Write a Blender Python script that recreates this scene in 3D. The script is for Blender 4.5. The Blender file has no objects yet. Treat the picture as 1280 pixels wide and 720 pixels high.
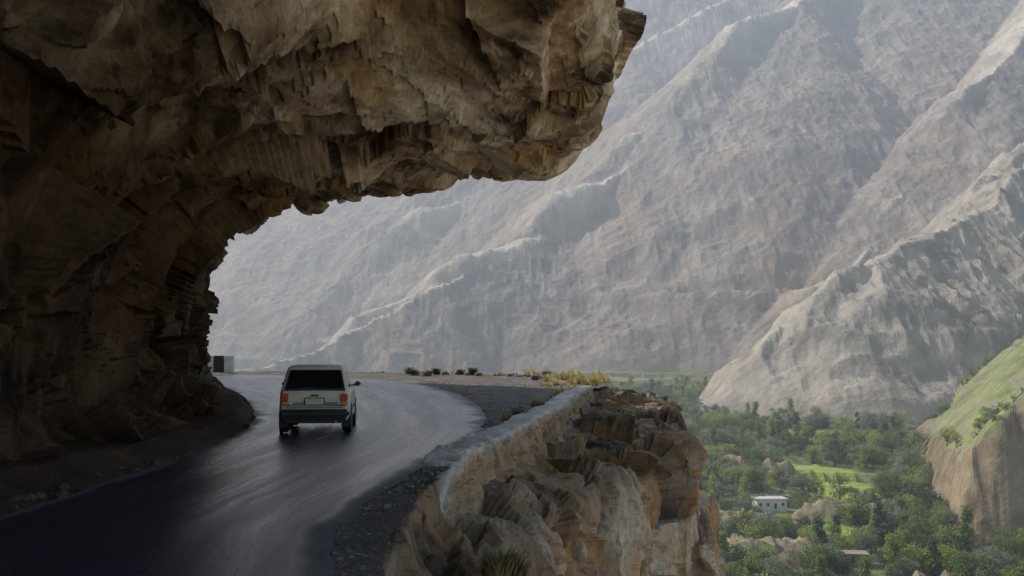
import bpy, bmesh, math, random
import numpy as np
from mathutils import Vector, Matrix
random.seed(7); rng=np.random.default_rng(7)
scene=bpy.context.scene
COL=scene.collection

# ---------------------------------------------------------------- noise
def _h(ix,iy,iz,seed):
    M=0xFFFFFFFF
    n=((ix.astype(np.int64)*73856093)^(iy.astype(np.int64)*19349663)^(iz.astype(np.int64)*83492791)^(int(seed)*2654435761))&M
    n=n^(n>>16);n=(n*0x85ebca6b)&M;n=n^(n>>13);n=(n*0xc2b2ae35)&M;n=n^(n>>16)
    return (n&0xFFFFFF).astype(np.float32)/float(0xFFFFFF)
def vnoise(x,y,z,seed=0):
    x,y,z=np.broadcast_arrays(np.asarray(x,float),np.asarray(y,float),np.asarray(z,float))
    ix=np.floor(x);iy=np.floor(y);iz=np.floor(z)
    fx=x-ix;fy=y-iy;fz=z-iz
    sx=fx*fx*(3-2*fx);sy=fy*fy*(3-2*fy);sz=fz*fz*(3-2*fz)
    r=0
    for dx in (0,1):
        wx=sx if dx else 1-sx
        for dy in (0,1):
            wy=sy if dy else 1-sy
            for dz in (0,1):
                wz=sz if dz else 1-sz
                r=r+wx*wy*wz*_h(ix+dx,iy+dy,iz+dz,seed)
    return r*2-1
def fbm(x,y,z,octv=4,seed=0,gain=.5,ridged=False):
    a=1.;s=0;f=1.;t=0
    for o in range(octv):
        n=vnoise(x*f+o*17.3,y*f-o*9.1,z*f+o*3.7,seed+o)
        if ridged: n=1-2*np.abs(n)
        s=s+a*n;t+=a;a*=gain;f*=2.03
    return s/t
def facet(x,y,z,seed=0,tilt=1.3):
    """faceted blocks: every voronoi cell has its own offset and tilt. returns value, edge distance"""
    ix=np.floor(x);iy=np.floor(y);iz=np.floor(z)
    d1=np.full(x.shape,1e9);d2=np.full(x.shape,1e9);val=np.zeros(x.shape)
    for a in (-1,0,1):
        for b in (-1,0,1):
            for c in (-1,0,1):
                cx=ix+a;cy=iy+b;cz=iz+c
                px=x-(cx+_h(cx,cy,cz,seed));py=y-(cy+_h(cx,cy,cz,seed+1));pz=z-(cz+_h(cx,cy,cz,seed+2))
                d=px*px+py*py+pz*pz
                m=d<d1
                v=(_h(cx,cy,cz,seed+3)*2-1)+tilt*((_h(cx,cy,cz,seed+4)-.5)*px+(_h(cx,cy,cz,seed+5)-.5)*py+(_h(cx,cy,cz,seed+6)-.5)*pz)*2
                d2=np.where(m,d1,np.minimum(d2,d))
                val=np.where(m,v,val);d1=np.where(m,d,d1)
    return val,np.sqrt(d2)-np.sqrt(d1)
def smooth(a,b,x):
    t=np.clip((x-a)/(b-a),0,1);return t*t*(3-2*t)
def pchip(xk,yk,x):
    xk=np.asarray(xk,float);yk=np.asarray(yk,float);x=np.asarray(x,float)
    h=np.diff(xk);d=np.diff(yk)/h;m=np.zeros_like(yk)
    for i in range(1,len(xk)-1):
        if d[i-1]*d[i]>0:
            w1=2*h[i]+h[i-1];w2=h[i]+2*h[i-1];m[i]=(w1+w2)/(w1/d[i-1]+w2/d[i])
    m[0]=d[0];m[-1]=d[-1]
    i=np.clip(np.searchsorted(xk,x)-1,0,len(h)-1);xc=np.clip(x,xk[0],xk[-1])
    t=(xc-xk[i])/h[i]
    return (2*t**3-3*t**2+1)*yk[i]+(t**3-2*t**2+t)*h[i]*m[i]+(-2*t**3+3*t**2)*yk[i+1]+(t**3-t**2)*h[i]*m[i+1]

# ---------------------------------------------------------------- mesh helpers
def link(o,parent=None):
    COL.objects.link(o)
    if parent: o.parent=parent
    return o
def grid_obj(name,P,mat,smooth_sh=False,uv=None,attrs=None,parent=None,flip=False):
    nu,nv=P.shape[:2]
    me=bpy.data.meshes.new(name)
    idx=np.arange(nu*nv).reshape(nu,nv)
    q=np.stack([idx[:-1,:-1],idx[1:,:-1],idx[1:,1:],idx[:-1,1:]],-1).reshape(-1,4)
    if flip: q=q[:,::-1]
    n=len(q)
    me.vertices.add(nu*nv);me.vertices.foreach_set('co',P.reshape(-1).astype(np.float32))
    me.loops.add(n*4);me.loops.foreach_set('vertex_index',q.reshape(-1).astype(np.int32))
    me.polygons.add(n);me.polygons.foreach_set('loop_start',np.arange(0,n*4,4,dtype=np.int32))
    me.polygons.foreach_set('loop_total',np.full(n,4,dtype=np.int32))
    me.update(calc_edges=True)
    me.polygons.foreach_set('use_smooth',np.full(n,smooth_sh))
    if uv is not None:
        l=me.uv_layers.new(name='UVMap');u=uv.reshape(-1,2)[q.reshape(-1)]
        l.data.foreach_set('uv',u.reshape(-1).astype(np.float32))
    for k,v in (attrs or {}).items():
        a=me.attributes.new(k,'FLOAT','POINT');a.data.foreach_set('value',v.reshape(-1).astype(np.float32))
    me.validate();me.materials.append(mat)
    return link(bpy.data.objects.new(name,me),parent)
def raw_obj(name,verts,faces,mats,parent=None,smooth_sh=False,mi=None):
    me=bpy.data.meshes.new(name);me.from_pydata([tuple(v) for v in verts],[],faces)
    for m in (mats if isinstance(mats,list) else [mats]): me.materials.append(m)
    if mi is not None: me.polygons.foreach_set('material_index',mi)
    me.polygons.foreach_set('use_smooth',[smooth_sh]*len(faces));me.update()
    return link(bpy.data.objects.new(name,me),parent)
def box(name,c,s,mat,parent=None,bev=0,rot=None):
    bm=bmesh.new();bmesh.ops.create_cube(bm,size=1)
    bmesh.ops.scale(bm,vec=s,verts=bm.verts)
    if bev: bmesh.ops.bevel(bm,geom=bm.edges[:],offset=bev,segments=3,affect='EDGES')
    me=bpy.data.meshes.new(name);bm.to_mesh(me);bm.free();me.materials.append(mat)
    if bev:
        me.polygons.foreach_set('use_smooth',[True]*len(me.polygons));me.set_sharp_from_angle(angle=math.radians(40))
    o=bpy.data.objects.new(name,me);o.location=c
    if rot:o.rotation_euler=rot
    return link(o,parent)

# ---------------------------------------------------------------- materials
class NT:
    def __init__(s,name):
        s.m=bpy.data.materials.new(name);s.m.use_nodes=True;s.t=s.m.node_tree;s.N=s.t.nodes;s.L=s.t.links
        s.b=s.N['Principled BSDF'];s.out=s.N['Material Output']
    def n(s,typ,**k):
        x=s.N.new(typ)
        for a,v in k.items(): setattr(x,a,v)
        return x
    def set(s,inp,v):
        if hasattr(v,'is_linked') or isinstance(v,bpy.types.NodeSocket): s.L.new(v,inp)
        else: inp.default_value=v
    def noise(s,vec,scale,detail=4,rough=.6,dist=0):
        x=s.n('ShaderNodeTexNoise');s.set(x.inputs['Vector'],vec);x.inputs['Scale'].default_value=scale
        x.inputs['Detail'].default_value=min(detail,4.5);x.inputs['Roughness'].default_value=rough;x.inputs['Distortion'].default_value=dist
        return x.outputs['Fac']
    def vor(s,vec,scale,feature='F1',out='Distance'):
        x=s.n('ShaderNodeTexVoronoi',feature=feature);s.set(x.inputs['Vector'],vec);x.inputs['Scale'].default_value=scale
        return x.outputs[out]
    def ramp(s,fac,stops):
        x=s.n('ShaderNodeValToRGB');s.set(x.inputs[0],fac);e=x.color_ramp.elements
        while len(e)<len(stops): e.new(.5)
        for i,(p,c) in enumerate(stops):
            e[i].position=p;e[i].color=(c if len(c)==4 else (*c,1)) if isinstance(c,tuple) else (c,c,c,1)
        return x.outputs[0]
    def mix(s,fac,a,b,bt='MIX'):
        x=s.n('ShaderNodeMix',data_type='RGBA',blend_type=bt)
        s.set(x.inputs[0],fac)
        for i,v in ((6,a),(7,b)):
            if isinstance(v,tuple) and len(v)==3: v=(*v,1)
            s.set(x.inputs[i],v)
        return x.outputs[2]
    def math(s,op,a,b=0.):
        x=s.n('ShaderNodeMath',operation=op);s.set(x.inputs[0],a);s.set(x.inputs[1],b);return x.outputs[0]
    def pos(s): return s.n('ShaderNodeNewGeometry').outputs['Position']
    def mapp(s,vec,scale=(1,1,1),rot=(0,0,0)):
        x=s.n('ShaderNodeMapping');s.set(x.inputs[0],vec);x.inputs['Scale'].default_value=scale;x.inputs['Rotation'].default_value=rot
        return x.outputs[0]
    def attr(s,n): return s.n('ShaderNodeAttribute',attribute_name=n).outputs['Fac']
    def bump(s,h,strength,dist,prev=None):
        x=s.n('ShaderNodeBump');s.set(x.inputs['Height'],h);x.inputs['Strength'].default_value=strength;x.inputs['Distance'].default_value=dist
        if prev is not None: s.L.new(prev,x.inputs['Normal'])
        return x.outputs[0]
    def fin(s,col=None,rough=None,normal=None,spec=None,metal=None):
        b=s.b.inputs
        if col is not None: s.set(b['Base Color'],(*col,1) if isinstance(col,tuple) and len(col)==3 else col)
        if rough is not None:s.set(b['Roughness'],rough)
        if normal is not None:s.set(b['Normal'],normal)
        if spec is not None:s.set(b['Specular IOR Level'],spec)
        if metal is not None:s.set(b['Metallic'],metal)
        return s.m
def simple(name,col,rough=.6,spec=.4,metal=0,var=.12,sc=8,bmp=0):
    t=NT(name);v=t.n('ShaderNodeTexCoord').outputs['Object'];n=t.noise(v,sc,4)
    a=tuple(max(0,c*(1-var)) for c in col);b=tuple(min(1,c*(1+var)) for c in col)
    c=t.mix(t.ramp(n,[(.3,0.),(.7,1.)]),a,b)
    return t.fin(c,rough,t.bump(n,bmp,.02) if bmp else None,spec,metal)

def rock_mat(name,dark,mid,pale,ochre,strx=(2.2,2.2,.35),rot=(.25,.3,0),och_lo=.52,darkattr=None,n1s=.45,deepc=(.2,.155,.115)):
    t=NT(name);p=t.pos()
    n1=t.noise(p,n1s,6,.66,.6);n2=t.noise(p,3.6,6,.7)
    st=t.noise(t.mapp(p,strx,rot),1.0,6,.65,.9)
    st2=t.noise(t.mapp(p,(strx[0]*2.6,strx[1]*2.6,strx[2]*4.5),rot),1.0,5,.7,1.3)
    c=t.ramp(n1,[(.38,dark),(.49,mid),(.63,pale)])
    c=t.mix(t.math('MULTIPLY',t.ramp(t.noise(p,.32,4,.6,1.2),[(och_lo,0.),(och_lo+.12,1.)]),.7),c,ochre)
    c=t.mix(t.ramp(st,[(.54,0.),(.65,.85)]),c,pale)
    c=t.mix(t.ramp(st,[(.32,.8),(.44,0.)]),c,dark)
    c=t.mix(t.ramp(st2,[(.35,.4),(.46,0.)]),c,tuple(x*.5 for x in dark))
    c=t.mix(t.ramp(n2,[(.36,.4),(.5,0.)]),c,tuple(x*.5 for x in mid))
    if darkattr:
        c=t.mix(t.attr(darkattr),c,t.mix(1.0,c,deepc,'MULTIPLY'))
    b=t.bump(n2,.6,.09);b=t.bump(st2,.2,.04,b);b=t.bump(t.noise(p,20,4,.7),.4,.02,b)
    return t.fin(c,.85,b,.25)
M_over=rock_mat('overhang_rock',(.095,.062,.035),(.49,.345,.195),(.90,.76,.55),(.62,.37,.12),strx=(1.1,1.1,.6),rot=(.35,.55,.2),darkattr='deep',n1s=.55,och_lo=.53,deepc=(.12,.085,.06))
M_cliff=rock_mat('cliff_rock',(.10,.075,.055),(.36,.275,.19),(.62,.51,.38),(.60,.32,.11),strx=(1.5,.7,.45),rot=(.0,.6,.35),och_lo=.50,darkattr='dull',deepc=(.5,.46,.42))

def ground_mat():
    t=NT('gravel_ground');p=t.pos()
    n=t.noise(p,.8,6,.65);f=t.noise(p,26,5,.7);v=t.vor(p,22,'F1','Color')
    c=t.ramp(n,[(.3,(.11,.095,.085)),(.55,(.19,.17,.15)),(.75,(.28,.25,.21))])
    c=t.mix(.35,c,v,'SOFT_LIGHT');c=t.mix(t.ramp(f,[(.35,.6),(.55,0.)]),c,(.05,.045,.04))
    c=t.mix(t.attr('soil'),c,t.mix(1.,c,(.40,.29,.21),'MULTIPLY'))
    b=t.bump(f,.6,.03);b=t.bump(t.vor(p,22),.5,.03,b)
    return t.fin(c,.95,b,.15)
M_ground=ground_mat()
def road_mat():
    t=NT('asphalt');p=t.pos();uv=t.n('ShaderNodeTexCoord').outputs['UV']
    lon=t.noise(t.mapp(uv,(7.,.07,1)),1.,5,.6,.3)
    lon2=t.noise(t.mapp(uv,(30.,.3,1)),1.,4,.6,.2)
    g=t.noise(p,60,4,.7);pt=t.noise(p,.55,5,.6,.5)
    c=t.ramp(lon,[(.3,(.012,.016,.034)),(.7,(.034,.043,.078))])
    c=t.mix(t.ramp(pt,[(.55,0.),(.7,.4)]),c,(.052,.060,.088))
    c=t.mix(t.ramp(g,[(.35,.5),(.6,0.)]),c,(.005,.007,.014))
    dust=t.attr('dust')
    c=t.mix(t.math('MULTIPLY',dust,t.ramp(t.noise(p,5,5,.7),[(.35,.1),(.65,.9)])),c,(.10,.09,.08))
    r=t.math('ADD',t.ramp(lon,[(.3,.34),(.7,.16)]),t.math('MULTIPLY',t.ramp(lon2,[(.3,0.),(.7,1.)]),.08))
    r=t.math('ADD',r,t.math('MULTIPLY',dust,.45))
    b=t.bump(g,.4,.006);b=t.bump(lon2,.12,.012,b);b=t.bump(pt,.25,.03,b)
    return t.fin(c,r,b,1.0)
M_road=road_mat()

def mountain_mat():
    t=NT('mountain_slope');p=t.pos()
    n=t.noise(p,.0045,7,.6,.6);n2=t.noise(p,.035,6,.65);n3=t.noise(p,.2,4,.75);fall=t.noise(t.mapp(p,(.05,.018,.012),(0,0,.7)),1.,6,.65,.5)
    c=t.ramp(n,[(.3,(.26,.225,.195)),(.5,(.34,.30,.26)),(.7,(.43,.385,.33))])
    c=t.mix(t.ramp(fall,[(.53,0.),(.70,.65)]),c,(.54,.48,.40))
    c=t.mix(t.ramp(fall,[(.28,.6),(.44,0.)]),c,(.18,.155,.14))
    c=t.mix(t.ramp(t.noise(p,.012,4,.6),[(.48,0.),(.63,.55)]),c,(.40,.30,.215))
    c=t.mix(t.ramp(n2,[(.38,.5),(.56,0.)]),c,(.15,.125,.115))
    c=t.mix(t.ramp(n3,[(.38,.5),(.5,0.)]),c,(.13,.11,.10))
    c=t.mix(t.math('MULTIPLY',t.attr('scree'),.8),c,t.ramp(fall,[(.35,(.50,.44,.36)),(.6,(.76,.68,.56))]))
    c=t.mix(t.math('MULTIPLY',t.attr('pale'),.7),c,t.ramp(n2,[(.35,(.26,.24,.205)),(.65,(.54,.485,.40))]))
    c=t.mix(t.math('MULTIPLY',t.attr('brown'),.85),c,t.ramp(t.noise(p,.09,6,.7),[(.35,(.13,.095,.055)),(.65,(.34,.27,.16))]))
    g=t.ramp(t.noise(p,.05,5,.65),[(.3,(.11,.14,.045)),(.5,(.21,.25,.08)),(.7,(.34,.34,.14))])
    gm=t.math('MULTIPLY',t.attr('green'),t.ramp(t.noise(p,.12,5,.7),[(.40,.15),(.54,1.)]))
    c=t.mix(gm,c,g)
    c=t.mix(t.attr('field'),c,t.ramp(t.noise(t.mapp(p,(.04,.35,1)),1,4,.6),[(.35,(.27,.34,.07)),(.65,(.46,.51,.13))]))
    b=t.bump(n2,.6,4);b=t.bump(n3,.6,1.4,b)
    return t.fin(c,.95,b,.1)
M_mount=mountain_mat()

# ---------------------------------------------------------------- terrain
def ridge(x,y,pts,sl,sr,seed,gl=60,ga=.2,gmax=30,sh=.33,shw=90,shr=.0):
    """mountain spur: crest polyline, a gentle shoulder of width shw on its left, steep flanks with gullies"""
    best=np.full(x.shape,-1e9);sd=np.zeros(x.shape);s0=0
    for (a,b) in zip(pts[:-1],pts[1:]):
        ax,ay,az=a;bx,by,bz=b
        L=math.hypot(bx-ax,by-ay);ux,uy=(bx-ax)/L,(by-ay)/L
        t=np.clip((x-ax)*ux+(y-ay)*uy,0,L)
        dx=x-(ax+ux*t);dy=y-(ay+uy*t);d=np.hypot(dx,dy)
        side=ux*dy-uy*dx  # >0 left
        w=shw*(1+.5*fbm((s0+t)/150,0,0,3,seed+30))
        dl=sh*np.minimum(d,w)+sl*np.maximum(d-w,0)
        k=smooth(-.25,.25,side/np.maximum(d,1))
        fall=dl*k+sr*d*(1-k)
        s=(s0+t)+d*.25*fbm(d/200,(s0+t)/300,0,2,seed+40)
        n=fbm(s/gl,d/(gl*6),seed*1.,4,seed,.55,True)
        amp=np.minimum(d*ga,gmax)
        h=az+(bz-az)*t/L-fall+(n-.35)*amp*(1-.5*k)+3*fbm((s0+t)/70,0,0,3,seed+50)*np.exp(-d/60)
        m=h>best
        sd=np.where(m,k*(1-smooth(w*.5,w*1.6,d)),sd);best=np.where(m,h,best);s0+=L
    return best,sd
RA=[(-560,1000,-90),(-216,1100,-8),(-70,1200,72),(57,1300,144),(135,1370,225),(222,1450,308),(420,1600,510),(700,1850,760),(1200,2200,900)]
RE=[(-620,1450,-80),(-362,1600,0),(-52,1800,262),(60,1900,400),(230,2000,560),(580,2200,800)]
RG=[(-900,1900,60),(-560,2050,230),(-320,2300,420),(0,2600,760),(500,3100,1200)]
RB=[(60,690,-75),(128,700,-37),(194,720,17),(251,750,62),(315,800,83),(372,850,112),(457,950,175),(700,1200,320),(1000,1600,500)]
RC=[(300,1010,-20),(345,1090,80),(450,1180,185),(575,1290,330),(800,1500,560)]
def height(x,y):
    wx=x+16*fbm(x/110,y/110,0,3,50);wy=y+16*fbm(x/110,y/110,5,3,60)
    r=np.hypot(x,y)
    fl=np.interp(y,[0,150,250,300,330,430,550,700,900,1400],[-100,-100,-92,-76,-69,-61,-49,-37,-28,0])
    fl=fl+np.interp(x,[-600,-40,20,60],[-25,-20,-8,0])
    steps=3.5*(np.floor(fl/5+.4*fbm(x/60,y/60,2,2,70))-fl/5+.5)
    crag=smooth(.26,.44,fbm(x/30,y/30,8,3,78))*smooth(300,320,y)*smooth(560,500,y)
    h=fl+2.5*fbm(x/35,y/35,0,4,71)*1.+np.where(y>300,steps,0)+crag*(4+4*fbm(x/9,y/9,2,3,79,.5,True))
    floor=h.copy()
    e1=smooth(156,168,x+9*fbm(x/18,y/25,3,4,72)-(y-400)*.30)*smooth(372,392,y+10*fbm(x/14,y/30,4,4,73))
    top=-36+.80*np.clip(x-162-(y-400)*.34,0,400)+9*fbm(x/30,y/30,7,4,74)
    sp=floor+(top-floor)*e1*smooth(900,650,y)
    h=np.maximum(h,sp)
    brown=(e1>.02)*(e1<.97)*1.
    grass=(sp>floor+3)*(1-brown)
    A,sA=ridge(wx,wy,RA,.95,.88,1,110,.26,42,.32,100)
    E,sE=ridge(wx,wy,RE,.8,.84,2,140,.28,58,.36,130);G,sG=ridge(wx,wy,RG,.7,.7,3,180,.3,70,.35,170)
    B,sB=ridge(wx,wy,RB,.85,.85,4,30,.55,26,.3,30);C,sC=ridge(wx,wy,RC,.9,.88,5,80,.3,32,.33,55)
    W=(y-1950)*.85+110*fbm(x/240,y/500,1,5,80,.55,True)
    L=[A,E,G,B,C,W];S=[sA,sE,sG,sB*.3,sC*.8,sA*0]
    m=np.maximum.reduce(L);ii=np.argmax(np.stack(L),0);sc=np.take_along_axis(np.stack(S),ii[None],0)[0]
    pale=smooth(-6,6,B-np.maximum.reduce([A,C,E]))*smooth(0,4,B-h)
    is_m=m>h
    rough=7*fbm(x/60,y/60,9,4,90,.5,True)+3.*fbm(x/14,y/14,9,3,95,.5,True)
    h=np.where(is_m,m,h)
    h=h+rough*smooth(-5,25,m-floor)*np.clip(r/1400,.25,1.)*(1+pale)
    mm=smooth(-2,6,m-floor)
    grass=np.where(is_m,0,grass)
    brown=np.maximum(brown,(crag>.35)*(1-grass)*(1-mm)*.9)
    green=np.clip(np.maximum(grass,(1-mm))*(1-brown)*(y>290),0,1)
    return h,green,brown*(1-is_m*1.),pale,sc*mm
def field_mask(x,y):
    f=0
    for (cx,cy,rx,ry) in ((138,486,20,44),(74,356,11,16),(98,560,14,18),(160,610,18,20),(118,400,8,12)):
        f=np.maximum(f,1-smooth(.8,1.05,np.hypot((x-cx)/rx,(y-cy)/ry)+.15*fbm(x/12,y/12,0,2,99)))
    return f
rr=np.concatenate([np.exp(np.linspace(math.log(150),math.log(640),190)),np.linspace(643,2000,390),np.exp(np.linspace(math.log(2006),math.log(4600),90))])
aa=np.radians(np.concatenate([np.linspace(-60,-20,60),np.linspace(-19.9,32,520),np.linspace(32.5,75,50)]))
R,A_=np.meshgrid(rr,aa,indexing='ij');X=R*np.sin(A_);Y=R*np.cos(A_)
H,gr,br,pl,scr=height(X,Y);fm=field_mask(X,Y)*gr
grid_obj('mountain_terrain',np.stack([X,Y,H],-1),M_mount,False,attrs=dict(green=gr,brown=br,pale=pl,field=fm,scree=scr),flip=True)
M_val=simple('valley_soil',(.38,.34,.28),.95,.1,0,.2,.02)
raw_obj('valley_ground',[(-9000,-9000,-104),(9000,-9000,-104),(9000,9000,-104),(-9000,9000,-104)],[(0,1,2,3)],M_val)

# ---------------------------------------------------------------- near ground, edge and wall curves (metres)
EY=[-14,-6,-2,1.5,4,6.3,7.8,10,13.7,17,20.9,26,31,38,46,55,63,69,73,78,81,84,86,87]
EX=[3,1.6,1.2,.9,.2,-.6,-.85,-1.0,-1.05,-.6,0,.7,1.4,2.1,3.2,4.8,4.9,3,0,-6,-11.8,-20,-30,-60]
def edge(y): return pchip(EY,EX,y)
WY=[-14,0,8,12.5,15.7,20,23,25.8,31,37,44,51,58,64,72,80,95]
WX=[-6.2,-6,-5.9,-5.85,-5.6,-5.7,-5.95,-6.4,-7.5,-9.1,-11.3,-13.7,-16.4,-19.6,-28,-40,-62]
def wall(y): return pchip(WY,WX,y)
ys=np.concatenate([np.arange(-14,5,.25),np.arange(5,30,.06),np.arange(30,60,.15),np.linspace(60,86.9,110)])
us=np.concatenate([np.linspace(0,.5,30)[:-1],np.linspace(.5,1,200)])
Yg,U=np.meshgrid(ys,us,indexing='ij')
ed=edge(Yg)+.12*fbm(Yg/1.2,0,0,4,5)
wl=wall(Yg)
XL=-66
Xg=np.where(U<.5,XL+(wl-2-XL)*U/.5,(wl-2)+(ed-(wl-2))*(U-.5)/.5)
RLY=[-14,4,8,10.4,13.7,17.6,20.5,23.1,26,29.3,34,40,47,55,64,73,79]
RLX=[-4.9,-4.9,-4.9,-4.95,-5.0,-5.1,-5.3,-5.65,-6.2,-7.0,-8.3,-10.2,-12.5,-15.1,-18.3,-22.5,-29]
RRY=[-14,2,5,7.84,10,12.2,14.5,16.9,19.5,22,26,29.3,34,40,47,55,63,70,75,79]
RRX=[-.1,-.4,-.9,-1.25,-1.55,-1.55,-1.3,-1.05,-.8,-.65,-.6,-.75,-1.1,-1.8,-2.9,-4.6,-7.2,-10.6,-15.5,-29]
def rl(y): return pchip(RLY,RLX,y)
def rr_(y): return pchip(RRY,RRX,y)
inroad=smooth(-.3,.25,np.minimum(Xg-rl(Yg),rr_(Yg)-Xg))
Zg=-.012+(1-inroad)*(.05*fbm(Xg/1.1,Yg/1.1,0,4,11)+.035*fbm(Xg*2.5,Yg*2.5,0,3,12)+.02)
Zg+=(1-inroad)*.26*np.exp(-np.clip(Xg-wl-.1,0,9)/.35)*(1+.5*fbm(Yg/1.5,Xg,0,3,15))
Zg+=(1-inroad)*.18*smooth(60,78,Yg)*(.5+.8*fbm(Xg/2.,Yg/2.,3,3,14))*smooth(0,2,Xg-rr_(Yg))
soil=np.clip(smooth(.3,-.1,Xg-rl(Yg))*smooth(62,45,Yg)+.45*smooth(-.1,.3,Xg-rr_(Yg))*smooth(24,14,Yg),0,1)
grid_obj('gravel_ground',np.stack([Xg,Yg,Zg],-1),M_ground,False,attrs=dict(soil=soil),flip=True)
yr=np.concatenate([np.arange(-14,6,.5),np.arange(6,79,.2)]);ur=np.linspace(0,1,60)
Yr,Ur=np.meshgrid(yr,ur,indexing='ij')
l=rl(Yr)+.10*fbm(Yr*1.3,0,1,4,21);r_=rr_(Yr)+.14*fbm(Yr*1.1,0,2,4,22)
Xr=l+(r_-l)*Ur
Zr=.006+.05*(1-(2*Ur-1)**2)-.012*(np.exp(-((Ur-.3)/.09)**2)+np.exp(-((Ur-.7)/.09)**2))+.006*fbm(Xr/1.5,Yr/2.5,0,3,23)
du=np.minimum(Ur,1-Ur);dust=1-smooth(0,.08,du+.05*fbm(Xr,Yr,0,3,24))
ds=np.concatenate([[0],np.cumsum(np.hypot(np.diff(yr),np.diff((rl(yr)+rr_(yr))/2)))])
uvr=np.stack([Ur,np.repeat(ds[:,None],60,1)],-1)
grid_obj('asphalt_road',np.stack([Xr,Yr,Zr],-1),M_road,True,uv=uvr,attrs=dict(dust=dust),flip=True)

# ---------------------------------------------------------------- rock overhang (swept sections)
LY=[-14,0,6,10,13,15.5,17,19,22,26,30,35,40,45,50,55,60,66,72,80,95]
LX=[-5.2,-4.6,-3.0,-1.0,.5,1.15,1.4,1.3,.1,-2.3,-5.0,-7.9,-10.1,-12.1,-14.4,-16.6,-18.8,-22.5,-29,-40,-62]
LZ=[9.5,9.3,9,8.3,7.3,6.2,5.5,5.4,5.55,5.65,5.7,6.05,6.2,6.15,5.6,4.9,4.2,4,4,4,4]
def norm_rows(P):
    gu=np.gradient(P,axis=0);gv=np.gradient(P,axis=1);n=np.cross(gu,gv)
    return n/np.maximum(np.linalg.norm(n,axis=-1,keepdims=True),1e-9)
yo=[-14.]
while yo[-1]<94:
    yy=yo[-1];yo.append(yy+(.6 if yy<4 else .13 if yy<9.5 else max(.06,.0052*yy) if yy<64 else 1.))
yo=np.array(yo)
vk=np.array([0,1.2,3.0,4.8,6.5,9.5,12,12.6,14.5,18,26,40,75,110])
vs=np.concatenate([np.linspace(0,15.5,310),np.linspace(15.6,26,50),np.linspace(26.5,110,26)])
sec=[]
for y in yo:
    xw=float(wall(y));xl=float(pchip(LY,LX,y));zl=float(pchip(LY,LZ,y));w=xl-xw;k=float(smooth(12,22,np.array(y)))
    px=[xw+.15,xw-.3-1.3*k,xw-.5-1.5*k+.02*w,xw-1.6*k+.07*w,xw-.9*k+.25*w,xw-.1*k+.62*w,xl-.25,xl,xl+.22,xl+.4,xl-.5,xl-6,xl-22,xl-50]
    pz=[-.4,.9,zl*.42,zl*.72,zl*.93+.15,zl+.28,zl-.02,zl+.35,zl+1.9,zl+4.5,zl+11,zl+22,zl+30,zl+34]
    sec.append(np.stack([pchip(vk,px,vs),np.full(vs.shape,y),pchip(vk,pz,vs)],-1))
P=np.array(sec)
Nn=-norm_rows(P)
ic=np.argmin(abs(vs-9.5))
if Nn[len(yo)//2,ic,2]>0: Nn=-Nn; fl_over=True
else: fl_over=False
for _ in range(10):
    Nn[1:-1]=(Nn[:-2]+2*Nn[1:-1]+Nn[2:])/4;Nn[:,1:-1]=(Nn[:,:-2]+2*Nn[:,1:-1]+Nn[:,2:])/4
Nn/=np.linalg.norm(Nn,axis=-1,keepdims=True)
x,y,z=P[...,0],P[...,1],P[...,2]
a=np.array([.62,.30,.72]);a/=np.linalg.norm(a)
def stretch(x,y,z,k):
    al=(x*a[0]+y*a[1]+z*a[2])*(1-k)
    return x-al*a[0],y-al*a[1],z-al*a[2]
def warp(x,y,z,amp,s,sc=1.6):
    return x+amp*fbm(x/sc,y/sc,z/sc,2,s),y+amp*fbm(x/sc,y/sc,z/sc,2,s+1),z+amp*fbm(x/sc,y/sc,z/sc,2,s+2)
qx,qy,qz=stretch(*warp(x,y,z,.12,31),.75)
f1,e1=facet(qx/2.4,qy/2.4,qz/2.4,40,2.1)
f2,e2=facet(qx/.95,qy/.95,qz/.95,50,2.0)
f3,e3=facet(qx/.36,qy/.36,qz/.36,60,1.8)
vb=np.broadcast_to(vs[None,:],x.shape)
ceil=smooth(7.5,10.5,vb)*smooth(15,13,vb)
D=.42*f1*(1-.35*ceil)+.13*f2*(1-.3*ceil)+.03*f3+.28*fbm(x/5,y/5,z/5,3,61)*(1-.6*ceil)+.06*fbm(x*2.2,y*2.2,z*2.2,4,62)
D*=smooth(-.6,1.2,z)*.6+.4
P2=P+Nn*D[...,None]
deep=(1-smooth(4.2,10.3,vb+1.6*fbm(x/2,y/2,z/2,3,63)))  # shade painted into the rock colour, darker towards the inner wall
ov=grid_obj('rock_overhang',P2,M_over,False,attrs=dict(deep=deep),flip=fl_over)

# ---------------------------------------------------------------- cliff below the road
ty=np.concatenate([np.arange(-14,5,.4),np.arange(5,52,.09),np.arange(52,86.9,.3)])
ex=edge(ty);path=np.stack([ex,ty],-1)
for _ in range(6): path[1:-1]=(path[:-2]+path[1:-1]*2+path[2:])/4
tan=np.gradient(path,axis=0);tan/=np.linalg.norm(tan,axis=1,keepdims=True)
nor=np.stack([tan[:,1],-tan[:,0]],-1)
k=np.ones(41)/41
nor=np.stack([np.convolve(np.pad(nor[:,i],20,'edge'),k,'valid') for i in (0,1)],-1);nor/=np.linalg.norm(nor,axis=1,keepdims=True)
Wd=pchip([-14,8,13,17,20.5,24,27,31,36,42,50,57,63,87],[.3,.35,.6,.9,1.15,1.55,2.2,3.1,3.6,3.4,3.0,2.2,2,2],ty)
Dd=pchip([-14,8,14,20,25,31,37,43,50,60,87],[1.2,1.2,1.1,1.15,1.2,1.15,1.1,1.0,.9,1,1],ty)
ck=np.array([0,.5,.9,2.2,4.0,5.2,8,16,50,110])
cv=np.concatenate([np.linspace(0,9,220),np.linspace(9.1,18,55),np.linspace(19,110,36)])
sec=[]
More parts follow.
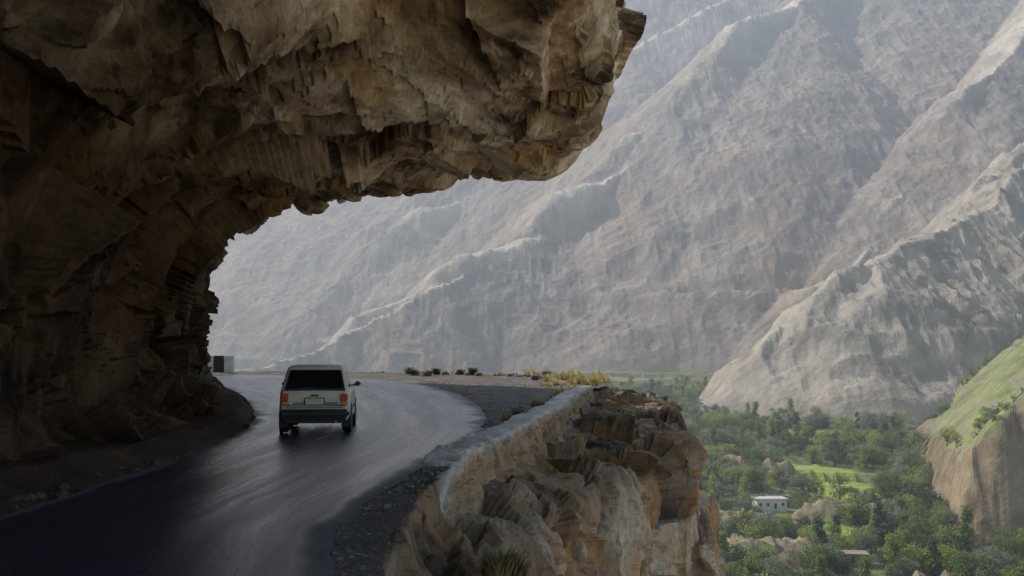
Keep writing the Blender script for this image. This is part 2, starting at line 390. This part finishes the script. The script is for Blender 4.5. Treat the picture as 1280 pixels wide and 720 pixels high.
for i in range(len(ty)):
    w,d=Wd[i],Dd[i]
    o=pchip(ck,[-.7,-.05,.08,.08+.5*w,.05+w,w+.25,w+.5,w+1.6,w+9,w+25],cv)
    zz=pchip(ck,[-.10,-.12,-.50,-.58-.35*(d-.45),-d-.04,-d-1.2,-d-4,-d-12,-50,-112],cv)
    sec.append(np.stack([path[i,0]+nor[i,0]*o,path[i,1]+nor[i,1]*o,zz],-1))
C=np.array(sec);Nc=norm_rows(C)
j=len(ty)//2;jj=np.argmin(abs(cv-8))
flc=False
if Nc[j,jj,0]<0: Nc=-Nc;flc=True
x,y,z=C[...,0],C[...,1],C[...,2]
a=np.array([.50,.25,.84]);a/=np.linalg.norm(a)
qx,qy,qz=stretch(*warp(x,y,z,.14,131,1.3),.36)
f1,e1=facet(qx/1.35,qy/1.35,qz/1.35,140,2.);f2,e2=facet(qx/.55,qy/.55,qz/.55,150,1.8)
qx,qy,qz=stretch(x,y,z,.5)
f3,e3=facet(qx/.25,qy/.25,qz/.25,160,1.6)
cb=np.broadcast_to(cv[None,:],x.shape)
D=.40*f1+.11*f2+.03*f3-.04*np.exp(-e1/.05)+.3*fbm(x/4,y/4,z/4,3,161)+.05*fbm(x*3,y*3,z*3,4,162)
D*=smooth(.3,2.2,cb)*.95*(1-.45*smooth(5,3.2,cb))+.05
C2=C+Nc*D[...,None]
dull=np.clip(smooth(5.4,3.6,cb+.8*fbm(x/1.5,y/1.5,z/1.5,3,163))+smooth(17,12,y)*.6,0,1)
grid_obj('roadside_cliff',C2,M_cliff,False,attrs=dict(dull=dull),flip=not flc)

# ---------------------------------------------------------------- low retaining wall along the edge
def conc_mat():
    t=NT('parapet_stone');p=t.pos();n=t.noise(p,1.3,6,.7);f=t.noise(p,22,5,.7)
    c=t.ramp(n,[(.30,(.31,.28,.235)),(.48,(.50,.46,.40)),(.66,(.66,.62,.54))])
    c=t.mix(t.ramp(f,[(.35,.6),(.5,0.)]),c,(.22,.19,.16))
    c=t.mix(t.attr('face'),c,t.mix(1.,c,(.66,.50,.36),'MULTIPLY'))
    b=t.bump(f,.5,.02);b=t.bump(t.vor(p,4.5,'DISTANCE_TO_EDGE'),.3,.03,b)
    return t.fin(c,.9,b,.2)
M_par=conc_mat()
sel=(ty>13.0)&(ty<47);pp=path[sel];pn=nor[sel];py_=ty[sel]
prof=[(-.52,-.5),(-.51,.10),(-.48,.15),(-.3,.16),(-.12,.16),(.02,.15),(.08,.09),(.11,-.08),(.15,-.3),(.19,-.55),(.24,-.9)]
pr=np.array(prof);tt=np.linspace(0,len(pr)-1,44);pr=np.stack([np.interp(tt,range(len(pr)),pr[:,i]) for i in (0,1)],-1)
S=pp[:,None,:]+pn[:,None,:]*pr[None,:,0:1]
PP=np.concatenate([S,np.broadcast_to(pr[None,:,1:2],(len(pp),44,1))],-1).copy()
x,y,z=PP[...,0],PP[...,1],PP[...,2]
f,e=facet(x/.42,y/.42,z/.26,170)
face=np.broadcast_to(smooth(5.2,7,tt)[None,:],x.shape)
nz=(.07*f-.05*np.exp(-e/.06))*face+.045*fbm(x*1.2,y*1.2,z*1.2,5,171)+.018*f*(1-face)
Np=norm_rows(PP)
if Np[10,20,2]<0:Np=-Np
low=.04*fbm(y/2.,0,0,4,172)+(-.75*smooth(16.8,13.2,y+.5*fbm(y*2,x*2,0,2,178)))-.10*smooth(.3,.5,fbm(y/2.2,0,3,3,177))
PP+=Np*nz[...,None];PP[...,2]+=low
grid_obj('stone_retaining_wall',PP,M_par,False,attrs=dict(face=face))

# ---------------------------------------------------------------- stones, gravel
def stones(name,pts,mat):
    V=[];F=[];bm=bmesh.new();bmesh.ops.create_icosphere(bm,subdivisions=1,radius=1)
    bv=np.array([v.co[:] for v in bm.verts]);bf=[[v.index for v in f.verts] for f in bm.faces];bm.free()
    for (x,y,z,s) in pts:
        k=bv*(1+.35*(rng.random((len(bv),1))-.5))*np.array([1,.6+.6*rng.random(),.45+.4*rng.random()])*s
        th=rng.random()*6.28;c,sn=math.cos(th),math.sin(th)
        k=k@np.array([[c,sn,0],[-sn,c,0],[0,0,1]])
        o=len(V);V+=list(k+np.array([x,y,z+s*.15]));F+=[[i+o for i in f] for f in bf]
    return raw_obj(name,V,F,mat)
M_stone=simple('loose_stone',(.19,.16,.13),.9,.2,0,.4,1.2,.4)
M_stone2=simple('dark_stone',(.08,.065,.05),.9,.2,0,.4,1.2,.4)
pts=[]
for _ in range(1500):
    y=random.uniform(7,60) if random.random()<.8 else random.uniform(7,20)
    x=float(rr_(y))+random.random()**1.3*max(.15,(float(edge(y))-float(rr_(y))))
    pts.append((x,y,0,random.choice([.008,.012,.015,.02,.03])*(1+y/60)))
for _ in range(160):
    y=random.uniform(58,83);x=float(edge(y))-random.uniform(.2,3);pts.append((x,y,.1,random.uniform(.06,.22)))
for (x,y,s) in ((-5.6,72,.45),(-4.4,73,.3),(-3.6,74,.4),(-2.2,72,.28),(1.3,62,.3),(-6.6,75,.35)):pts.append((x,y,.12,s))
stones('loose_stones',pts,M_stone)
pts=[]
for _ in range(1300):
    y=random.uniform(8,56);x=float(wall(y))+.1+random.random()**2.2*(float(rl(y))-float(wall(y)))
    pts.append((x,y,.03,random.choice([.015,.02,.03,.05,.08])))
stones('loose_stones',pts,M_stone2)

# ---------------------------------------------------------------- dry grass and shrubs
def leafm(name,c1,c2,trans=.35):
    t=NT(name);oi=t.n('ShaderNodeObjectInfo').outputs['Random'];n=t.noise(t.pos(),.9,3)
    c=t.mix(t.ramp(n,[(.35,0.),(.65,1.)]),c1,c2);c=t.mix(t.math('MULTIPLY',oi,.6),c,t.mix(.5,c1,c2))
    t.fin(c,.7,None,.2)
    tr=t.n('ShaderNodeBsdfTranslucent');t.L.new(c,tr.inputs[0]);mx=t.n('ShaderNodeMixShader');mx.inputs[0].default_value=trans
    t.L.new(t.b.outputs[0],mx.inputs[1]);t.L.new(tr.outputs[0],mx.inputs[2]);t.L.new(mx.outputs[0],t.out.inputs[0])
    return t.m
M_dry=leafm('dry_grass_blades',(.42,.34,.15),(.60,.50,.25),.4)
def tufts(name,pts,mat,blades=60):
    V=[];F=[]
    for (x,y,z,r,h) in pts:
        for _ in range(blades):
            a=random.random()*6.28;q=random.random()*r;bx,by=x+math.cos(a)*q*.5,y+math.sin(a)*q*.5
            hh=h*random.uniform(.5,1.1);lx,ly=math.cos(a)*r*random.uniform(.2,.9),math.sin(a)*r*random.uniform(.2,.9);w=.012+.012*h*2
            c,s=-math.sin(a)*w,math.cos(a)*w;o=len(V)
            V+=[(bx-c,by-s,z),(bx+c,by+s,z),(bx+lx*.4+c*.7,by+ly*.4+s*.7,z+hh*.7),(bx+lx*.4-c*.7,by+ly*.4-s*.7,z+hh*.7),(bx+lx,by+ly,z+hh)]
            F+=[[o,o+1,o+2,o+3],[o+3,o+2,o+4]]
    return raw_obj(name,V,F,mat)
g=[]
for _ in range(70):
    y=random.uniform(50,72);x=float(edge(y))-random.random()**1.5*3.2;g.append((x,y,0,random.uniform(.15,.5),random.uniform(.15,.6)))
for _ in range(22):
    y=random.uniform(24,50);x=float(edge(y))+random.uniform(-1.1,-.7);g.append((x,y,0,.14,.16))
tufts('dry_grass',g,M_dry)
M_shr=leafm('dry_shrub_twigs',(.16,.13,.07),(.30,.25,.13),.3)
tufts('dry_shrub',[(-.15,12.2,-.95,.30,.38),(.0,12.4,-1.0,.26,.3)],M_shr,260)
tufts('dry_shrub',[(.2,26.2,0.,.35,.3),(.7,30,0,.3,.3)],M_shr,120)
M_gshr=leafm('green_shrub_leaves',(.04,.06,.02),(.10,.13,.05),.3)
tufts('low_green_shrub',[(-6.9,74.5,.1,.6,.5),(-5.0,73,.1,.5,.45),(-3.4,72.6,.1,.45,.4),(-2.6,73.2,.1,.5,.5),(2.1,66,.1,.5,.4)],M_gshr,160)

# ---------------------------------------------------------------- distant painted roadside barrier
M_wh=simple('barrier_white',(.80,.77,.70),.8,.2,0,.10,2);M_bk=simple('barrier_black',(.10,.065,.05),.8,.2,0,.2,2)
bar=link(bpy.data.objects.new('roadside_barrier',None));bar.location=(-25.0,80.2,.1)
for i in range(7):
    box('block_%d'%i,(i*.74,-.02*i,.62),(.70,.5,1.24),(M_bk if i%2 else M_wh),bar,.05)
box('footing',(2.2,-.05,-.15),(5.6,.7,.3),M_par,bar,.03)

# ---------------------------------------------------------------- car
M_paint=simple('car_paint',(.70,.62,.49),.34,.5,0,.10,3);M_glass=simple('car_glass',(.010,.012,.014),.06,.6,0,.1,1)
M_blk=simple('black_plastic',(.03,.03,.032),.55,.4,0,.2,6);M_tyre=simple('tyre_rubber',(.022,.022,.022),.85,.2,0,.2,6)
M_red=simple('tail_lamp_red',(.60,.02,.012),.2,.6,0,.1,6);M_amb=simple('indicator_amber',(.65,.22,.03),.2,.6);M_clr=simple('reverse_lamp',(.6,.6,.58),.2,.6)
M_plate=simple('number_plate_paint',(.62,.60,.50),.5,.4);M_hub=simple('wheel_steel',(.35,.35,.36),.4,.5,.7)
car=link(bpy.data.objects.new('hatchback_car',None));car.location=(-3.76,21.0,.045);car.rotation_euler=(0,0,math.radians(6.0));car.scale=(.97,.97,.97)
def loft(name,rings,mat,parent,bev=.0,cap=True):
    V=[];F=[];n=len(rings[0])
    for r in rings:V+=r
    for i in range(len(rings)-1):
        for j in range(n):
            F.append([i*n+j,i*n+(j+1)%n,(i+1)*n+(j+1)%n,(i+1)*n+j])
    if cap:
        F.append(list(range(n))[::-1]);F.append([(len(rings)-1)*n+j for j in range(n)])
    o=raw_obj(name,V,F,mat,parent)
    bm=bmesh.new();bm.from_mesh(o.data);bmesh.ops.recalc_face_normals(bm,faces=bm.faces);bm.to_mesh(o.data);bm.free()
    o.data.polygons.foreach_set('use_smooth',[True]*len(o.data.polygons));o.data.set_sharp_from_angle(angle=math.radians(38))
    if bev:
        m=o.modifiers.new('bev','BEVEL');m.width=bev;m.segments=3;m.limit_method='ANGLE';m.angle_limit=math.radians(30)
    return o
rings=[]
for (y,hw,zb,zt) in ((.0,.60,.38,.80),(.035,.655,.31,.845),(.12,.685,.26,.865),(.5,.70,.23,.875),(1.5,.70,.22,.875),(2.35,.70,.22,.87),(2.55,.69,.22,.85),(3.0,.675,.24,.77),(3.2,.64,.28,.71),(3.27,.58,.34,.62)):
    h=[(0,zb),(hw*.9,zb),(hw*.985,zb+.08),(hw,zb+.22),(hw*1.0,zt-.24),(hw*.985,zt-.05),(hw*.94,zt),(hw*.5,zt+.012)]
    ring=[(a_,y,b_) for a_,b_ in h]+[(0,y,zt+.016)]+[(-a_,y,b_) for a_,b_ in h[:0:-1]]
    rings.append(ring)
loft('body',rings,M_paint,car,.018)
def rr_ring(y0,y1,hw,z,c=.05,dz=0):
    return [(-hw+c,y0,z+dz),(0,y0-.015,z+dz),(hw-c,y0,z+dz),(hw,y0+c,z),(hw,y1-c,z),(hw-c,y1,z),(0,y1+.03,z),(-hw+c,y1,z),(-hw,y1-c,z),(-hw,y0+c,z)]
loft('cabin',[rr_ring(.03,2.42,.665,.84),rr_ring(.32,1.80,.565,1.27),rr_ring(.36,1.73,.54,1.31,.06),rr_ring(.42,1.66,.49,1.335,.07),rr_ring(.52,1.5,.40,1.352,.08),rr_ring(.7,1.3,.22,1.36,.08)],M_paint,car,.02)
def pane(name,q,u0,u1,v0,v1,off,mat,parent):
    q=[Vector(p) for p in q];n=(q[1]-q[0]).cross(q[3]-q[0]).normalized()
    def B(u,v): return (q[0]*(1-u)+q[1]*u)*(1-v)+(q[3]*(1-u)+q[2]*u)*v
    c=[(u0,v0),(u1,v0),(u1,v1),(u0,v1)]
    f=[B(u,v)+n*off for u,v in c];b=[B(u,v)-n*.02 for u,v in c]
    o=raw_obj(name,f+b,[(0,1,2,3),(0,4,5,1),(1,5,6,2),(2,6,7,3),(3,7,4,0)],mat,parent)
    m=o.modifiers.new('b','BEVEL');m.width=.012;m.segments=2;m.affect='EDGES'
    return o
rear=[(-.635,.015,.84),(.635,.015,.84),(.53,.305,1.27),(-.53,.305,1.27)]
pane('rear_window_seal',rear,.03,.97,.02,.96,.006,M_blk,car);pane('rear_window',rear,.05,.95,.06,.92,.012,M_glass,car)
right=[(.665,.06,.84),(.665,2.38,.84),(.565,1.76,1.27),(.565,.34,1.27)]
left=[(-.665,2.38,.84),(-.665,.06,.84),(-.565,.34,1.27),(-.565,1.76,1.27)]
for nm,q,f in (('right',right,0),('left',left,1)):
    for i,(u0,u1) in enumerate(((.05,.22),(.25,.52),(.55,.90))):
        if f:u0,u1=1-u1,1-u0
        pane('side_window_%s_%d'%(nm,i),q,u0,u1,.12,.88,.006,M_glass,car)
    sx=1 if nm=='right' else -1
    for yy in (.62,1.32,2.2): box('door_gap',(sx*.702,yy,.60),(.008,.012,.42),M_blk,car)
    box('side_trim',(sx*.705,1.35,.50),(.02,1.9,.045),M_blk,car,.006)
    box('mirror',(sx*.77,1.93,.93),(.13,.08,.10),M_blk,car,.03);box('mirror_stem',(sx*.70,1.95,.90),(.10,.04,.04),M_blk,car,.01)
    box('tail_lamp',(sx*.575,-.008,.715),(.14,.08,.15),M_red,car,.015);box('indicator',(sx*.575,-.008,.60),(.14,.08,.07),M_amb,car,.012)
    box('reverse_lamp',(sx*.47,-.004,.605),(.06,.045,.07),M_clr,car,.01)
    box('headlamp',(sx*.50,3.26,.56),(.2,.05,.13),M_clr,car,.015)
    for wy in (.52,2.68):
        for nm2,r,w,xx,mt in (('wheel',.262,.155,.605,M_tyre),('hub',.16,.02,.69,M_hub),('wheel_arch',.315,.05,.683,M_blk)):
            bm=bmesh.new();bmesh.ops.create_cone(bm,cap_ends=True,segments=36,radius1=r,radius2=r,depth=w)
            if nm2!='wheel_arch': bmesh.ops.bevel(bm,geom=[e for e in bm.edges if abs(e.calc_length()-2*r*math.sin(math.pi/36))<1e-4],offset=w*.2,segments=2,affect='EDGES')
            me=bpy.data.meshes.new(nm2);bm.to_mesh(me);bm.free();me.materials.append(mt)
            o=link(bpy.data.objects.new(nm2,me),car);o.rotation_euler=(0,math.pi/2,0);o.location=(sx*xx,wy,.262 if nm2!='wheel_arch' else .29)
pane('windscreen',[(.64,2.41,.84),(-.64,2.41,.84),(-.54,1.80,1.27),(.54,1.80,1.27)],.05,.95,.08,.92,.012,M_glass,car)
box('rear_bumper',(0,-.035,.40),(1.36,.16,.17),M_blk,car,.05);box('front_bumper',(0,3.29,.38),(1.34,.14,.17),M_blk,car,.035)
box('rear_valance',(0,.05,.27),(1.2,.06,.12),M_blk,car,.02)
box('number_plate',(0,-.016,.635),(.36,.02,.12),M_plate,car,.006);box('plate_recess',(0,-.006,.64),(.40,.02,.14),M_blk,car,.006)
box('tailgate_gap',(0,-.006,.515),(1.10,.016,.012),M_blk,car);box('tailgate_handle',(0,-.02,.755),(.16,.03,.03),M_blk,car,.008)
box('wiper',(-.14,.045,.905),(.36,.015,.015),M_blk,car,0,(0,-.12,0))
box('exhaust',(.42,-.02,.24),(.045,.2,.045),M_hub,car,.015)
box('mud_flap',(.60,.2,.20),(.17,.01,.16),M_blk,car);box('mud_flap',(-.60,.2,.20),(.17,.01,.16),M_blk,car)
box('underbody',(0,1.6,.24),(1.1,2.9,.08),M_blk,car)

# ---------------------------------------------------------------- trees
M_bark=simple('tree_bark',(.12,.095,.07),.9,.1)
M_lf=[leafm('leaves_a',(.13,.17,.05),(.26,.33,.09),.5),leafm('leaves_b',(.05,.09,.04),(.12,.17,.07),.4),leafm('leaves_c',(.21,.25,.16),(.32,.36,.23),.45),leafm('leaves_d',(.26,.33,.07),(.42,.48,.13),.55)]
def tree_mesh(name,kind,leaf,seed):
    r=random.Random(seed);V=[];F=[];MI=[]
    def limb(p,q,r0,r1,n=6):
        p,q=Vector(p),Vector(q);d=(q-p).normalized();u=d.orthogonal().normalized();w=d.cross(u);o=len(V)
        for c,rad in ((p,r0),(q,r1)):
            for i in range(n):
                t=i*2*math.pi/n;V.append(tuple(c+u*math.cos(t)*rad+w*math.sin(t)*rad))
        for i in range(n): F.append([o+i,o+(i+1)%n,o+n+(i+1)%n,o+n+i]);MI.append(0)
    clumps=[]
    if kind=='poplar':
        limb((0,0,-.03),(0,0,.6),.018,.008);limb((0,0,.6),(.01,0,.93),.008,.002)
        for i in range(26):
            z=.12+.85*i/26;rad=.12*math.sin(math.pi*min(1,(z*.9+.12)))**.6
            a=r.random()*6.28;x,y=math.cos(a)*rad*.6,math.sin(a)*rad*.6
            limb((0,0,z-.06),(x,y,z+.03),.004,.001,4);clumps.append((x,y,z,.08*r.uniform(.7,1.2)))
        n=34
    else:
        top=.5 if kind=='round' else .3
        limb((0,0,-.03),(.01,.02,top*.7),.03,.018)
        for i in range(18 if kind=='round' else 13):
            a=r.random()*6.28;rad=r.uniform(.08,.38);z=r.uniform(.26,.88) if kind=='round' else r.uniform(.12,.75)
            rad*=math.sqrt(max(.1,1-((z-.5)/.5)**2))
            x,y=math.cos(a)*rad,math.sin(a)*rad
            limb((.01,.02,top*.6),(x,y,z),.012,.003,5);clumps.append((x,y,z,r.uniform(.10,.18)))
        n=60
    for (cx,cy,cz,cr) in clumps:
        for _ in range(n):
            d=Vector((r.gauss(0,1),r.gauss(0,1),r.gauss(0,1))).normalized()*cr*r.uniform(.45,1.1)
            c=Vector((cx,cy,cz))+d;nn=(d.normalized()+Vector((r.uniform(-1,1),r.uniform(-1,1),r.uniform(-1,1)))*.8).normalized()
            u=nn.orthogonal().normalized();w=nn.cross(u);s=r.uniform(.016,.034);o=len(V)
            V.extend([tuple(c+u*s),tuple(c+w*s*.7),tuple(c-u*s),tuple(c-w*s*.7)]);F.append([o,o+1,o+2,o+3]);MI.append(1)
    me=bpy.data.meshes.new(name);me.from_pydata(V,[],F);me.materials.append(M_bark);me.materials.append(leaf);me.polygons.foreach_set('material_index',MI);me.update()
    return me
T_round=[tree_mesh('round_tree_%d'%i,'round',M_lf[(0,1,2,3,0,3,2,1)[i]],i+1) for i in range(8)]
T_pop=[tree_mesh('poplar_%d'%i,'poplar',M_lf[(0,1,3)[i]],i+20) for i in range(3)]
T_bush=[tree_mesh('bush_%d'%i,'bush',M_lf[i%4],i+30) for i in range(4)]
M_wall=simple('lime_wash',(.72,.70,.65),.8,.2,0,.12,.4);M_mud=simple('mud_plaster',(.36,.29,.21),.9,.1,0,.2,.4);M_roof=simple('flat_roof',(.60,.58,.55),.8,.2,0,.15,.3)
M_win=simple('dark_window',(.02,.022,.025),.3,.5)
HS=[(101,436,12,7,3.6,M_wall,.1),(110,360,9,6,2.6,M_mud,-.15),(70,376,9,7,3,M_mud,.2)]
grove=link(bpy.data.objects.new('distant_trees',None))
N=9500
cx=rng.uniform(-60,420,N);cy=300+rng.random(N)**1.2*560
h,gr,br,pl,_s=height(cx,cy);fm=field_mask(cx,cy);dn=fbm(cx/38,cy/38,3,3,200);cnt=0
for i in range(N):
    if cx[i]/cy[i]<.06 or cx[i]/cy[i]>.52: continue
    if gr[i]<.5 or fm[i]>.15: continue
    if any(abs(cx[i]-a_[0])<a_[2]*.8 and -36<cy[i]-a_[1]<a_[3] for a_ in HS): continue
    sp=cx[i]>166+(cy[i]-400)*.3 and cy[i]>380
    if sp and (dn[i]<.1 or random.random()<.35): continue
    if dn[i]<-.24 and random.random()<.65: continue
    q=random.random()
    if q<.54: me=random.choice(T_round);s=random.uniform(5,12)
    elif q<.60 and not sp: me=random.choice(T_pop);s=random.uniform(10,17)
    else: me=random.choice(T_bush);s=random.uniform(3,7)
    if sp: s*=.55
    o=bpy.data.objects.new('tree',me);o.location=(cx[i],cy[i],h[i]-.2);k=random.uniform(1.,1.4);o.scale=(s*k,s*k,s);o.rotation_euler=(0,0,random.random()*6.28)
    link(o,grove);cnt+=1
print('trees',cnt)

# ---------------------------------------------------------------- village houses
def house(x,y,w,d,hh,mat,rot=.0,lift=.0):
    z=float(height(np.array([x]),np.array([y]))[0][0])+lift
    e=link(bpy.data.objects.new('village_house',None));e.location=(x,y,z);e.rotation_euler=(0,0,rot)
    box('walls',(0,0,hh/2-1),(w,d,hh+2),mat,e);box('roof',(0,0,hh+.18),(w+1.2,d+1.2,.35),M_roof if mat==M_wall else M_mud,e)
    nwin=max(2,int(w//3))
    for i in range(nwin):
        xx=-w/2+(i+.5)*w/nwin
        if i==nwin//2: box('door',(xx,-d/2-.02,1.05),(1.0,.1,2.1),M_win,e)
        else:
            box('window',(xx,-d/2-.02,1.7),(1.1,.1,1.1),M_win,e);box('window_sill',(xx,-d/2-.1,1.08),(1.3,.2,.1),M_roof,e)
for a_ in HS: house(*a_,lift=1.2)

# ---------------------------------------------------------------- valley haze (real volume)
bm=bmesh.new();bmesh.ops.create_cube(bm,size=1)
me=bpy.data.meshes.new('valley_haze');bm.to_mesh(me);bm.free()
hz=link(bpy.data.objects.new('valley_haze',me));hz.scale=(7000,5200,700);hz.location=(0,2720,240)
m=bpy.data.materials.new('haze_air');m.use_nodes=True;nt=m.node_tree;nt.nodes.clear()
o_=nt.nodes.new('ShaderNodeOutputMaterial');vs_=nt.nodes.new('ShaderNodeVolumeScatter')
vs_.inputs['Color'].default_value=(.76,.86,1,1);vs_.inputs['Density'].default_value=.00052;vs_.inputs['Anisotropy'].default_value=.35
va=nt.nodes.new('ShaderNodeVolumeAbsorption');va.inputs['Color'].default_value=(.64,.79,1,1);va.inputs['Density'].default_value=.00024
ad=nt.nodes.new('ShaderNodeAddShader');nt.links.new(vs_.outputs[0],ad.inputs[0]);nt.links.new(va.outputs[0],ad.inputs[1])
nt.links.new(ad.outputs[0],o_.inputs['Volume']);me.materials.append(m)

# ---------------------------------------------------------------- light
sd=Vector((-.68,.39,.62)).normalized()   # towards the sun
el=math.asin(sd.z);az=math.atan2(sd.x,sd.y)
w=bpy.data.worlds.new('World');scene.world=w;w.use_nodes=True
bg=w.node_tree.nodes['Background'];sk=w.node_tree.nodes.new('ShaderNodeTexSky');sk.sky_type='NISHITA';sk.sun_disc=False
sk.sun_elevation=el;sk.sun_rotation=az;sk.altitude=300;sk.air_density=1.4;sk.dust_density=2.0
w.node_tree.links.new(sk.outputs[0],bg.inputs[0]);bg.inputs[1].default_value=.15
sl=bpy.data.lights.new('sun','SUN');sl.energy=5;sl.angle=math.radians(.5);sl.color=(1,.93,.83)
so=link(bpy.data.objects.new('sun',sl));so.rotation_euler=sd.to_track_quat('Z','Y').to_euler();so.location=(-50,50,80)
# ---------------------------------------------------------------- camera
cam=bpy.data.cameras.new('camera');co=link(bpy.data.objects.new('camera',cam));cam.lens=38.6;cam.sensor_width=36
co.location=(0,0,1.6);co.rotation_euler=(math.radians(90+3.34),0,0);cam.clip_end=20000;cam.clip_start=.05
scene.camera=co
scene.view_settings.view_transform='Standard';scene.view_settings.look='None';scene.view_settings.exposure=0
